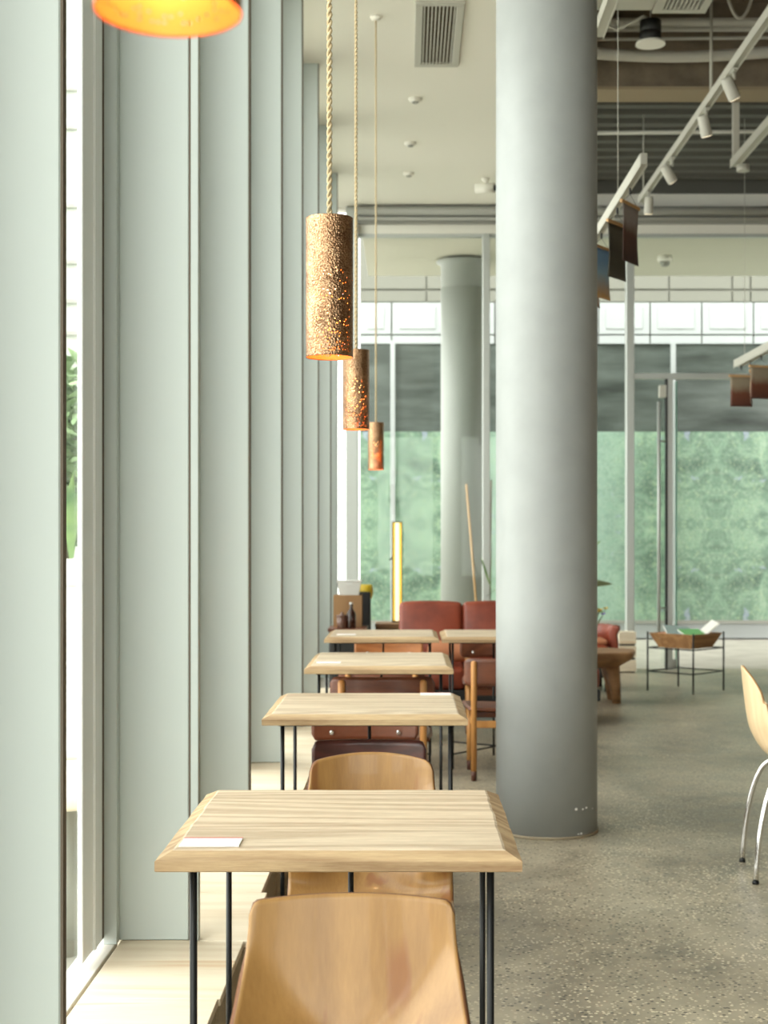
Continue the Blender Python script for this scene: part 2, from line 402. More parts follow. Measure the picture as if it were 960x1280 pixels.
MB().box(PX(792,D)+.01, PX(832,D), D-.006, D+.006, .02, zt).build('glass_leaf', M['glass'], d1)
MB().box(PX(831.5,D), PX(834,D), D-.03, D+.03, 0, zt).build('door_edge', M['black'], d1)
mb = MB().tube([(PX(822,D), D-.07, PZ(790,D)), (PX(822,D), D-.07, PZ(503,D))], .017, 10)
for py in (552,760): mb.tube([(PX(822,D), D-.07, PZ(py,D)), (PX(832,D), D-.02, PZ(py,D))], .009, 8)
mb.build('pull_handle', M['alu'], d1)
MB().box(PX(824,D), PX(832,D), D-.05, D+.05, PZ(497,D), PZ(482,D)).build('door_closer', M['white_metal'], d1)
d2 = struct(MB().box(PX(840,D)+.005, PX(846,D), D+.04, D+.65, .02, zt-.02).build('door_2', M['glass']))
MB().box(PX(845,D), PX(847.2,D), D+.032, D+.044, .02, zt-.02).build('glass_edge', M['glass_edge'], d2)
MB().box(PX(839,D), PX(846,D), D+.02, D+.10, .02, .10).build('patch_fitting', M['alu'], d2)

# big round column inside
mb = MB().lathe([(.23,.012),(.2305,1.0),(.2305,2.5),(.23,CEIL)], 64)
col = struct(mb.build('column', M['column'], loc=(.64,6.5,0)))
MB().lathe([(.236,0),(.236,.012)], 64).build('base_seal', mat('sealant', srgb(150,138,116), .8), col)

for px, py, r in ((719,1011,.005),(728,1012,.0035),(733,1011,.004),(742,1014,.003),(726,1050,.004),(722,1049,.003)):
    x = (px-CX)*6.33/F-.64; a = math.acos(max(-1,min(1,x/.2312))); z = PZ(py,6.31)
    cxx, cyy = .2318*math.cos(a), -.2318*math.sin(a)
    MB().box(-r*1.4, r*1.4, -.0012, .0012, -r, r, .001, 1).build('paint_chip', M['card'], col, loc=(cxx,cyy,max(z,.02))).rotation_euler = (0,0,-(a-PI/2)*-1 if False else (PI/2-a))
# plywood platform along the windows: each box a thing
seams = [2.2, 2.86, 3.5, 4.0, 4.55, 5.1, 5.75, 6.4, 7.18, 7.85, 8.55, 9.2, 10.0, 10.78]
fl_lab = ['nearest plywood platform box at the foot of the window', 'plywood platform box with stained veneer just before the first full fin', 'plywood platform box reaching up to the foot of the wide fin',
 'plywood platform box right behind the wide fin', 'plywood platform box behind the nearest table legs', 'plywood platform box ending at the second full fin',
 'plywood platform box just past the second full fin, left of the second table', 'plywood platform box ending at the foot of the third full fin', 'plywood platform box just past the third full fin beside the third table',
 'plywood platform box ending at the fourth full fin', 'plywood platform box just past the fourth full fin beside the farthest table', 'plywood platform box ending at the fifth full fin', 'last plywood platform box, in front of the dark cabinet']
for i in range(len(seams)-1):
    a, b = seams[i], seams[i+1]
    xr = -.457 + (.012 if i % 3 == 0 else -.006 if i % 3 == 1 else 0)
    o = MB().box(-.804, xr, a+.002, b-.002, .178, .198, .002, 1)
    p = o.build('platform_box', M['ply'])
    tag(p, fl_lab[i], 'platform', 'plywood platform boxes along the window')
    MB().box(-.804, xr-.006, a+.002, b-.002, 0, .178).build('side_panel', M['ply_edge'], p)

# ------------------------------------------------------------------ outside, rear
struct(MB().box(-14, 14, 14.55, 26, -.14, -.02).build('floor_outside', M['pave']))
struct(MB().box(-.45, 12, 14.58, 16.8, PZ(293,14.5), PZ(293,14.5)+.4).build('ceiling_soffit', M['soffit']))
WD = 19.0
fac = struct(MB().box(-.62, 12, WD+.02, WD+.3, 0, 6.5).build('wall_facade', M['panel_grey']))
wz = [PZ(p, WD) for p in (345,378,430,540,775)]
mb = MB()                                    # grey header panels with joints
xs = [-.62,1.05+ -.0,2.2,3.9,5.3,7,9,12]
xs = [-.62, PX(533,WD), PX(640,WD), PX(836,WD), PX(915,WD), PX(938,WD), PX(1010,WD), 9, 12]
for a, b in zip(xs, xs[1:]):
    mb.box(a+.012, b-.012, WD-.01, WD+.02, PZ(361,WD), 6.4); mb.box(a+.012, b-.012, WD-.01, WD+.02, wz[1]+.01, PZ(364,WD))
mb.build('header_panel', M['panel_grey'], fac)
mb = MB(); px = 425.
for k in range(16):
    a, b = PX(px,WD), PX(px+64.5,WD); px += 64.5
    a = max(a, -.62)
    mb.box(a+.01, b-.01, WD-.04, WD+.02, PZ(418,WD), wz[1]-.01); mb.box(a+.01, b-.01, WD-.04, WD+.02, wz[2], PZ(420,WD))
    mb.box(a+.10, b-.10, WD-.055, WD-.04, PZ(412,WD), PZ(384,WD), .006, 1)
mb.build('white_panel', M['panel_white'], fac)
MB().box(-.62, 12, WD-.005, WD+.02, wz[3], wz[2]).build('dark_glazing', M['dark_glass'], fac)
MB().box(-.62, 12, WD-.03, WD+.02, 0, wz[4]-.03).build('plinth', M['panel_white'], fac)
mu = MB().box(-.62, 12, WD-.06, WD-.02, wz[4], wz[3]).build('printed_hoarding', M['mural'])
tag(mu, 'green hoarding printed with mirrored foliage standing outside the rear glass', 'hoarding')
MB().box(-.62, 12, WD-.08, WD-.02, wz[4]-.04, wz[4]).build('bottom_rail', M['steel_grey'], mu)
for px, lab in ((491,'slim white post outside the rear glass behind the yellow tube lamp'), (842,'slim white post in front of hoarding above the glass door')):
    x = PX(px, WD-.2)
    tag(MB().box(x-.03, x+.03, WD-.2, WD-.14, -.02, PZ(428,WD), .004, 1).build('facade_post', M['panel_white']), lab, 'post')
# outside column with cap
xo = PX(578,15.8)
M['column_out'] = mat('outside_column_paint', srgb(150,154,148), .5)
oc = struct(MB().lathe([(.24,-.02),(.24,4.1)], 48).build('column_outside', M['column_out'], loc=(xo,15.8,0)))
MB().lathe([(.24,4.1),(.24,4.36),(.29,4.39),(.29,4.40),(.15,4.43)], 48).build('capital', M['column_out'], oc)
for (a, b, d, r, lab, mt) in (((583,605),(601,800),15.35,.012,'pale bamboo pole leaning against the outside column','stick'), ((614,600),(611,815),15.2,.010,'dark thin pole standing just right of the mullion','bark')):
    tag(MB().tube([(PX(a[0],d), d+.02, PZ(a[1],d)), (PX(b[0],d), d-.1, -.02)], r, 8).build('garden_pole', M[mt]), lab, 'pole')
# dome camera on soffit
dc = empty('dome_camera', (PX(831,15.6),15.6,PZ(293,14.5)+.004), 0, 'small white dome security camera under the outside soffit', 'camera')
MB().lathe([(.075,0),(.085,-.05),(.07,-.07)], 24).build('housing', M['white'], dc)
MB().lathe([(.055,-.07),(.05,-.10),(.03,-.12),(.005,-.125)], 20).build('dome', M['steel_grey'], dc)

# ------------------------------------------------------------------ outside, left
struct(MB().box(-14, -.95, -6, 14.55, -.14, -.02).build('pavement', M['pave']))
bd = MB().box(-7.5, -2.9, 14.6, 15.1, 0, 6.9)
bo = bd.build('white_building', M['siding']); tag(bo, 'white building with long horizontal siding lines seen through the window gap', 'building')
mb = MB()
for py in (112,160,258,328,377,417,449): mb.box(-7.5, -2.9, 14.56, 14.6, PZ(py,14.6)-.02, PZ(py,14.6)+.02)
mb.build('siding_joint', M['steel_grey'], bo)
def leafcloud(cx, cy, cz, rx, ry, rz, nl, sz):
    mb = MB()
    for _ in range(nl):
        while True:
            p = Vector((random.uniform(-1,1), random.uniform(-1,1), random.uniform(-1,1)))
            if .35 < p.length < 1: break
        c = Vector((cx+p.x*rx, cy+p.y*ry, cz+p.z*rz)); a = random.uniform(0,2*PI); b = random.uniform(-1,1)
        t = Vector((math.cos(a), math.sin(a), b)).normalized(); q = t.cross(Vector((random.uniform(-1,1),random.uniform(-1,1),1))).normalized()
        L = sz*random.uniform(.6,1.3); W = L*.4
        mb.poly([c-t*L, c+q*W, c+t*L, c-q*W])
    return mb
tr = empty('leafy_tree', (-2.45,10.2,-.02), 0, 'leafy green tree outside seen through the narrow window gap', 'tree')
o = leafcloud(-2.45,10.2,1.95,.8,.6,.68,4200,.08); ob = o.build('crown', M['hedge'], norm=False); ob.parent = tr; ob.matrix_parent_inverse = Matrix.Translation((2.45,-10.2,.02))
MB().tube([(0,0,0),(.03,0,.7),(-.02,0,1.5)], [.06,.05,.035], 8).build('trunk', M['bark'], tr)
pw = MB().box(-3.2, -1.35, 8.0, 8.3, -.02, 1.07).box(-3.24, -1.31, 7.96, 8.34, 1.07, 1.21)
struct(pw.build('wall_planter', M['white']))
ag = empty('spiky_plant', (-1.92,8.15,1.21), 0, 'spiky long-leaved plant rising from the white planter wall outside', 'plant')
for k in range(13):
    a = k*2.4; L = random.uniform(.7,1.05)
    dx, dy = math.cos(a), math.sin(a)*.14
    mb = MB()
    def fn(u, v, dx=dx, dy=dy, L=L):
        s = v; w = .032*math.sin(PI*min(1,.15+s*.85))*(2*u-1)
        return Vector((dx*L*.55*s*s+w*.9, dy*L*s, L*s*(1-.32*s)+abs(2*u-1)*.01))
    mb.grid(fn, 2, 8).build('leaf', M['leaf'], ag, norm=False)
# low outdoor table and woven chair
ot = empty('outdoor_table', (-1.10,4.55,-.02), 0, 'low round pale table on grey post outside the nearest window', 'table')
MB().lathe([(.24,.52),(.25,.53),(.25,.56),(.24,.57)], 36).build('tabletop', M['ply'], ot)
MB().lathe([(.05,.02),(.05,.52)], 16).build('post', M['steel_grey'], ot)
MB().lathe([(.18,0),(.17,.02)], 30).build('base', M['steel_grey'], ot)
oc2 = empty('outdoor_chair', (-1.52,6.4,-.02), .3, 'white woven outdoor chair with dark frame beyond the low table outside', 'chair')
MB().box(-.25,.25,-.22,.24,.38,.44,.03,3).build('seat', M['white'], oc2)
mb = MB()
for k in range(12): mb.box(-.25,.25,.20,.225,.46+k*.036,.482+k*.036,.004,1)
mb.build('woven_back', M['white'], oc2)
for sx in (-1,1):
    MB().tube([(sx*.26,.22,0),(sx*.26,.215,.92)], .014, 8).build('leg', M['black'], oc2)
    MB().tube([(sx*.26,-.2,0),(sx*.26,-.2,.62),(sx*.26,.2,.66)], .014, 8).build('leg', M['black'], oc2)

# ------------------------------------------------------------------ tables
TW, TD = .66, .67
def make_table():
    root = empty('cafe_table')
    hw, hd = TW/2, TD/2
    mb = MB(); n = 24
    def outline(off, seed, amp):
        r = random.Random(seed); pts = []
        for (ax, ay, bx, by) in ((-1,-1,1,-1),(1,-1,1,1),(1,1,-1,1),(-1,1,-1,-1)):
            ph = r.uniform(0,6)
            for k in range(n):
                t = k/n; x = ax+(bx-ax)*t; y = ay+(by-ay)*t
                j = (math.sin(t*17+ph)*.5+math.sin(t*41+ph*2)*.35+r.uniform(-.3,.3))*amp*min(1, 8*min(t,1-t))
                nx, ny = (by-ay)/2, -(bx-ax)/2
                pts.append((x*(hw-off)+nx*j, y*(hd-off)+ny*j))
        return pts
    rings = []
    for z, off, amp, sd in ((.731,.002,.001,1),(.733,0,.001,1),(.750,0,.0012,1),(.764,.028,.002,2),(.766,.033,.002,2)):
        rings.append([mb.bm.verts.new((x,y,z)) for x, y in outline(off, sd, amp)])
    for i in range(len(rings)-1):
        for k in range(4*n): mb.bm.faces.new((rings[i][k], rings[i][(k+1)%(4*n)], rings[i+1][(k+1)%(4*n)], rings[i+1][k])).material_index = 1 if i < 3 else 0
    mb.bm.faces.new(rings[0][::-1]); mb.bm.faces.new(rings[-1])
    mb.build('tabletop', [M['top'], M['live_edge_shaded']], root)
    lx0, lx1, ly0, ly1 = -.268, .276, -.28, .24
    mb = MB()
    mb.box(lx0-.012, lx1+.012, ly0-.012, ly0+.012, .724, .731); mb.box(lx0-.012, lx1+.012, ly1-.012, ly1+.012, .724, .731)
    mb.box(lx0-.012, lx0+.012, ly0+.012, ly1-.012, .724, .731); mb.box(lx1-.012, lx1+.012, ly0+.012, ly1-.012, .724, .731)
    mb.build('underframe', M['black'], root)
    for x, y in ((lx0,ly0),(lx1,ly0),(lx0,ly1),(lx1+.013,ly1),(0,ly1)):
        MB().tube([(x,y,0),(x,y,.725)], .0065 if y > 0 else .007, 10).build('leg', M['black'], root)
    mb = MB(); cx = (lx0+lx1)/2; cy = (ly0+ly1)/2
    for x, y in ((lx0,ly0),(lx1,ly0),(lx0,ly1),(lx1,ly1)): mb.tube([(x,y,.085),(cx,cy,.095)], .005, 8)
    mb.build('cross_brace', M['black'], root)
    return root
tabs = [((-.122,2.551),'nearest square bleached wood table with card on its front left corner'),
        ((-.133,4.548),'second square bleached wood table from the front, wavy grain, card at far edge'),
        ((-.122,6.275),'third square bleached wood table from the front along the windows'),
        ((-.142,8.149),'farthest bleached wood table along the windows, in front of the sofa'),
        ((.535,8.149),'bleached wood table partly hidden behind the round grey column')]
proto = make_table(); T = []
for i, ((x, y), lab) in enumerate(tabs):
    o = proto if i == 0 else copy_tree(proto)
    o.location = (x, y+TD/2*(1.19 if i == 2 else 1), 0); o.scale = (1, 1.19 if i == 2 else 1, 1); tag(o, lab, 'table', 'square wooden cafe tables'); T.append(o)
def card(x, y, rz, lab, lines=True):
    k = MB().box(-.055,.055,-.034,.034,0,.003).build('table_card', M['card']); k.location = (x,y,.7665); k.rotation_euler = (0,0,rz)
    tag(k, lab, 'card', 'small cards on the tables')
    MB().box(-.055,.055,.029,.0338,.003,.0034).build('red_line', M['red'], k)
    return k
card(-.361, 2.632, 0, 'small white card with red line on the nearest table')
card(.105, 5.135, 0, 'small white card at the far right edge of the second table')
card(-.352, 6.45, 0, 'small white card at the left of the third table')
card(-.352, 8.33, 0, 'small white card at the left of the farthest window table')

# ------------------------------------------------------------------ moulded shell chair (faces -Y)
def smooth(a, b, t):
    t = max(0, min(1, (t-a)/(b-a))); return t*t*(3-2*t)
PROF = [(-.21,.425),(-.19,.447),(-.12,.455),(-.04,.448),(.03,.443),(.09,.450),(.140,.478),(.176,.52),(.203,.575),(.218,.64),(.229,.72),(.238,.80)]
def prof(t):
    s = t*(len(PROF)-1); i = min(int(s), len(PROF)-2); f = s-i
    p = [Vector((*PROF[max(0,min(len(PROF)-1,i+k))], 0)) for k in (-1,0,1,2)]
    return .5*((2*p[1])+(p[2]-p[0])*f+(2*p[0]-5*p[1]+4*p[2]-p[3])*f*f+(3*p[1]-p[0]-3*p[2]+p[3])*f**3)
def shell_fn(hs, arch, r, drop, wrap, fold):
    def fn(u, v):
        x = 2*u-1; p = prof(v); z = p.y; ax = abs(x)
        w = .19+.01*smooth(.0,.3,v)-.024*smooth(.5,.75,v)-.021*smooth(.72,1,v)
        zz = z
        e = max(0, ax-(1-r))/r
        top = smooth(.84,1,v); zz -= top*(drop*(1-math.sqrt(max(0,1-e*e)))+arch*x*x)
        low = 1-smooth(0,.12,v); e2 = max(0, ax-.84)/.16; yy = p.x + low*.03*(1-math.sqrt(max(0,1-e2*e2)))
        back = smooth(.45,.72,v)
        yy -= back*wrap*ax**2.2
        zc = .60+.15*ax**1.6                       # the fold towards the seat starts higher at the sides
        k = max(0, zc-z)
        yy -= back*fold*k**1.45
        zz += .014*ax**3*(1-back)+.045*ax**2.5*smooth(.38,.55,v)*(1-smooth(.62,.85,v))
        if zz > .6: zz = .6+(zz-.6)*hs
        return Vector((x*w, yy, zz))
    return fn
def make_shell(name, m, rim, hs=1.0, arch=.006, r=.10, drop=.022, wrap=.028, fold=.85):
    root = empty(name)
    mb = MB(); mb.grid(shell_fn(hs, arch, r, drop, wrap, fold), 48, 64)
    o = mb.build('shell', [m, rim], root, norm=True)
    so = o.modifiers.new('thickness', 'SOLIDIFY'); so.thickness = .010; so.offset = 0; so.material_offset_rim = 1
    MB().box(-.10,.10,-.13,.11,.428,.436,.003,1).build('mount_plate', M['chrome'], root)
    for sx in (-1,1):
        for sy in (-1,1):
            y0 = -.10 if sy < 0 else .08; fx = .205; fy = -.20 if sy < 0 else .215
            pts = [(sx*.06,y0,.425),(sx*.15,y0+sy*.02,.425)]
            for k in range(1,12):
                t = k/11; a = t*PI/2
                pts.append((sx*(.15+(fx-.165)*math.sin(a)**1.0+.015*t), y0+sy*.02+(fy-y0-sy*.02)*math.sin(a*.9), .425-.421*(1-math.cos(a)) if k < 11 else .004))
            MB().tube(pts, .0105, 12).build('leg', M['chrome'], root)
            MB().lathe([(.013,0),(.013,.012)], 12, c=(pts[-1][0],pts[-1][1],0)).build('foot_cap', M['black'], root)
    return root
s1 = make_shell('shell_chair', M['shell'], M['ply_rim'], .95)
s1.location = (-.082, 2.155-.225, 0); tag(s1, 'nearest honey-brown moulded plywood chair, cut by the bottom of the picture', 'chair', 'moulded plywood shell chairs')
s2 = make_shell('shell_chair', M['shell'], M['ply_rim'], .95, .020, .16, .026, .045); s2.location = (-.087, 3.585-.225, 0); tag(s2, 'honey-brown moulded plywood chair tucked behind the nearest table', 'chair', 'moulded plywood shell chairs')
s3 = make_shell('shell_chair', M['shell_pale'], M['rim_pale'], 1.12, .075, .40, .03, .06, .03)
s3.location = (1.575, 5.64, 0); s3.rotation_euler = (0,0,PI/2-.10); s3.scale = (.93,1,1)
tag(s3, 'pale plywood shell chair with chrome legs at the right edge', 'chair', 'moulded plywood shell chairs')

# ------------------------------------------------------------------ wooden chair with bent backrest plate (faces -Y)
def rounded_plate(w, h, r, t, curve, z0, y0, m, name, parent, nx=32, nz=8):
    mb = MB()
    def fn(u, v):
        x = (2*u-1); X = x*w/2
        e = max(0, abs(X)-(w/2-r))/r; cut = r*(1-math.sqrt(max(0,1-e*e)))
        z = z0+cut+(h-2*cut)*v
        return Vector((X, y0+curve*(1-x*x), z))
    mb.grid(fn, nx, nz); o = mb.build(name, m, parent)
    so = o.modifiers.new('thickness','SOLIDIFY'); so.thickness = t; so.offset = 0
    return o
def make_wood_chair(plate, name='wooden_chair'):
    root = empty(name)
    rounded_plate(.48, .15, .028, .013, .038, .52, .186, plate, 'backrest', root)
    for sx in (-1,1):
        l = MB().tube([(sx*.188,.212,.055),(sx*.188,.212,.645),(sx*.188,.212,.654),(sx*.188,.212,.658)], [.0165,.0165,.013,.005], 14).build('rear_leg', M['oak'], root)
        MB().tube([(sx*.188,.212,0),(sx*.188,.212,.055)], [.0145,.0165], 14).build('dark_tip', M['tip'], l)
        l = MB().tube([(sx*.195,-.17,.055),(sx*.195,-.17,.372)], .0165, 14).build('front_leg', M['oak'], root)
        MB().tube([(sx*.195,-.17,0),(sx*.195,-.17,.055)], [.0145,.0165], 14).build('dark_tip', M['tip'], l)
        MB().box(sx*.192-.011, sx*.192+.011, -.17, .20, .30, .335, .006, 2).build('side_rail', M['oak'], root)
        MB().lathe([(.010,0),(.010,.003),(.006,.005)], 12).build('screw', M['chrome'], root, loc=(sx*.15,.195,.553)).rotation_euler = (PI/2,0,0)
    MB().box(-.18,.18,.20,.222,.29,.33,.006,2).build('rear_rail', M['oak'], root)
    MB().box(-.18,.18,-.18,-.16,.30,.345,.006,2).build('front_rail', plate, root)
    mb = MB()
    def fn(u, v):
        x = 2*u-1; y = 2*v-1
        return Vector((x*(.235-.02*smooth(.4,1,v)), y*.205-.0, .392-.010*(1-x*x)*(1-.5*y*y)-.012*smooth(.80,1,-y)))
    mb.grid(fn, 24, 20); o = mb.build('seat', plate, root)
    so = o.modifiers.new('thickness','SOLIDIFY'); so.thickness = .016; so.offset = 0
    MB().box(-.19,.19,-.16,.17,.345,.372).build('seat_support', plate, root)
    return root
WG = 'wooden chairs with bent backrests'
wp = {k: make_wood_chair(M[k]) for k in ('walnut','walnut_dark','teak')}
used = set()
def wchair(kind, x, yplate, face, lab, sx=1.0):
    o = copy_tree(wp[kind]) if kind in used else wp[kind]; used.add(kind)
    # plate centre sits .22 behind the chair's middle
    o.location = (x, yplate-.212 if face == 'cam' else yplate+.212, 0); o.rotation_euler = (0,0,0 if face == 'cam' else PI)
    o.scale = (sx,1,1.035 if abs(yplate-6.53) < .01 else 1); tag(o, lab, 'chair', WG)
wchair('walnut_dark', PX(461.5,4.66), 4.66, 'cam', 'dark maroon backrest chair between the nearest and second tables', .775)
wchair('walnut', PX(456.5,5.71), 5.71, 'cam', 'walnut chair with screwed backrest seen under the second table', .89)
wchair('walnut', PX(478,6.53), 6.53, 'far', 'walnut chair with two oak posts showing its back, just beyond the second table', 1.0)
wchair('walnut', PX(477,7.95), 7.95, 'far', 'walnut chair between the third and farthest window tables', 1.0)
wchair('teak', PX(486,9.65), 9.65, 'cam', 'lighter teak chair behind the farthest window table', .96)
wchair('walnut', .37+.188, 7.80, 'far', 'walnut chair half hidden by the round column, oak post and leg showing', 1.0)
wchair('walnut', .365+.24, 9.70, 'cam', 'walnut chair behind the table that the column hides', 1.0)

# ------------------------------------------------------------------ pendant lamps
def make_lamp():
    root = empty('pendant_lamp')
    R, L, na, nh = .051, .30, 138, 130
    rnd = random.Random(3); holes = set()
    for _ in range(440):
        a = rnd.randrange(na); t = rnd.random()**1.9; j = 4+int(t*nh*.60)
        if any(((a+da)%na, j+dj) in holes for da in (-1,0,1) for dj in (-1,0,1)): continue
        holes.add((a,j))
    def cyl(mb, r, flip):
        g = [[mb.bm.verts.new((r*math.cos(2*PI*k/na), r*math.sin(2*PI*k/na), L*j/nh)) for k in range(na)] for j in range(nh+1)]
        for j in range(nh):
            for k in range(na):
                if (k,j) in holes: continue
                q = (g[j][k], g[j][(k+1)%na], g[j+1][(k+1)%na], g[j+1][k])
                f = mb.bm.faces.new(q[::-1] if flip else q); f.smooth = True; f.material_index = mb.mi
        return g
    mb = MB(); g0 = cyl(mb, R, False); mb.mi = 1; g1 = cyl(mb, R-.0012, True)
    mb.mi = 0
    for k in range(na): mb.bm.faces.new((g0[0][k], g1[0][k], g1[0][(k+1)%na], g0[0][(k+1)%na])).material_index = 1
    mb.bm.faces.new(g0[nh]).material_index = 0
    mb.build('lamp_shade', [M['copper'], M['copper_in']], root, norm=False)
    MB().lathe([(.003,.135),(.014,.142),(.021,.160),(.020,.178),(.013,.20),(.013,.215)], 20).build('bulb', M['bulb'], root)
    MB().lathe([(.016,.215),(.018,.225),(.018,.27),(.012,.296)], 16).build('socket', M['black'], root)
    return root
def make_rope(L):
    mb = MB(); steps = int(L/.0042)
    for ph in (0, PI):
        pts = [(.0032*math.cos(2*PI*k*.0042/.034+ph), .0032*math.sin(2*PI*k*.0042/.034+ph), k*.0042) for k in range(steps+1)]
        mb.tube(pts, .0034, 6)
    return mb
lam = [((-.165,.985),PZ(15,.985),'glowing copper pendant lamp cut off at the top left corner'),
       ((-.166,3.07),PZ(447,3.07),'large perforated copper pendant hanging above the nearest table'),
       ((-.191,5.39),PZ(537,5.39),'second copper pendant, middle of the row above the tables'),
       ((-.195,9.1),PZ(587,9.1),'farthest and smallest looking copper pendant in the row')]
lp = make_lamp()
for i, ((x, y), z, lab) in enumerate(lam):
    o = lp if i == 0 else copy_tree(lp)
    o.location = (x, y, z); o.rotation_euler = (0,0,[.4,.2,1.9,3.1][i]); tag(o, lab, 'lamp', 'copper pendant lamps')
for o in [o for o in C.objects if o.name.startswith('pendant_lamp')]:
    z = o.location.z
    r = make_rope(CEIL-z-.30-.02).build('rope_cord', M['rope'], o, norm=False); r.location = (0,0,.299)
    MB().lathe([(.02,CEIL-z-.03),(.035,CEIL-z-.012),(.035,CEIL-z)], 20).build('ceiling_rose', M['ceil'], o)
    ld = bpy.data.lights.new('bulb_glow', 'POINT'); ld.energy = 2.6; ld.color = (1,.66,.32); ld.shadow_soft_size = .02
    lo = bpy.data.objects.new('bulb_glow', ld); C.objects.link(lo); lo.parent = o; lo.location = (0,0,.11)

# ------------------------------------------------------------------ ceiling things
ve = empty('ceiling_vent', (.21,9.42,CEIL), 0, 'rectangular white slotted air vent in the smooth white ceiling', 'vent')
mb = MB(); hx, hy = .155, .60
for a in ((-hx,hx,-hy,-hy+.055),(-hx,hx,hy-.055,hy),(-hx,-hx+.05,-hy+.055,hy-.055),(hx-.05,hx,-hy+.055,hy-.055)): mb.box(*a, -.022, 0, .004, 1)
mb.build('frame', M['white_metal'], ve)
MB().box(-hx+.05,hx-.05,-hy+.055,hy-.055,-.004,-.001).build('duct_opening', mat('vent_dark', srgb(84,72,58), .9), ve)
for k in range(9):
    x = -hx+.06+k*.0237
    MB().box(x-.0045,x+.0045,-hy+.055,hy-.055,-.018,-.005).build('slat', M['white_metal'], ve)
for d, px, py, lab in ((10.8,519,125,'round ceiling detector nearest the slotted vent'),(12.0,513,178,'small flat white ceiling disc, middle of the three'),(13.0,511,217,'round ceiling detector farthest from the slotted vent')):
    o = empty('ceiling_detector', (PX(px,d),d,CEIL), 0, lab, 'detector', 'round ceiling detectors')
    MB().lathe([(.05,0),(.046,-.018),(.03,-.028)], 24).build('body', M['white'], o)
    MB().lathe([(.028,-.028),(.02,-.036)], 18).build('sensor', M['steel_grey'], o)
bc = empty('bullet_camera', (PX(607,13.2),13.2,CEIL+.004), 0, 'small white bullet security camera on the ceiling left of the column', 'camera')
MB().lathe([(.04,0),(.03,-.03),(.015,-.06)], 18).build('bracket', M['white'], bc)
MB().tube([(-.09,.03,-.09),(.08,-.04,-.10)], .045, 16).build('body', M['white'], bc)
MB().tube([(.08,-.04,-.10),(.092,-.045,-.101)], .03, 16).build('lens', M['black'], bc)

TZ = 4.2
def rail(name, x, y0, y1, z, w, h, m, lab, cat, drops, top=5.42):
    r = empty(name, (x,0,z), 0, lab, cat)
    mb = MB().box(-w/2,w/2,y0,y1,0,h,.003,1).box(-w/2,-w/2+.004,y0,y1,-.010,0).box(w/2-.004,w/2,y0,y1,-.010,0)
    mb.build('track', m, r)
    for y in drops: MB().tube([(0,y,h),(0,y,top-z)], .0022 if w < .055 else .006, 6).build('drop_rod', M['white_metal'], r)
    return r
xt = 2.0
t1 = rail('track_light_rail', xt, 5.2, 12.15, TZ, .045, .05, M['white_metal'], 'long white track light rail with four spotlights under the exposed ceiling', 'track rail', (7.0,), 5.42)
MB().tube([(0,12.0,.05),(0,12.0,4.9-TZ)], .006, 6).build('drop_rod', M['white_metal'], t1)
for k, (d, ax, lab) in enumerate(((8.68,.5,'nearest lit spotlight on the long white track'),(9.48,.28,'second spotlight from the front on the long white track'),(10.7,.6,'third spotlight from the front on the long white track'),(11.75,.0,'farthest spotlight at the end of the long white track'))):
    o = empty('spotlight', (xt,d,TZ-.01), 0, lab, 'spotlight', 'track spotlights')
    MB().box(-.016,.016,-.05,.05,-.012,0,.003,1).tube([(0,0,-.01),(0,0,-.06)], .010, 10).build('adapter', M['white_metal'], o)
    h = MB().lathe([(.030,.13),(.036,.12),(.038,.0),(.036,-.01)], 24, capb=True).build('head', M['white_metal'], o); h.location = (.0,0,-.17)
    h.rotation_euler = (.25,-ax,0)
    le = MB().lathe([(.031,-.0125),(.031,-.0105)], 20).build('lens', M['led'], h)
xt2 = 2.6
t2 = rail('track_light_rail', xt2, 6.5, 11.3, 4.28, .06, .06, M['white_metal'], 'short white track rail at right with thick drop rod at its end', 'track rail', (), 5.42)
MB().box(-.025,.025,11.21,11.25,.06,4.92-4.28).build('drop_rod', M['white_metal'], t2)
t2b = MB().lathe([(.05,0),(.05,-.05)], 16).build('end_box', M['white_metal'], t2); t2b.location = (.05,11.2,-.01)
xt3 = 1.10
rail('track_light_rail', xt3, 5.0, 8.15, TZ, .06, .06, M['white_metal'], 'white track rail ending beside the top of the round column', 'track rail', (5.6,), 5.42)
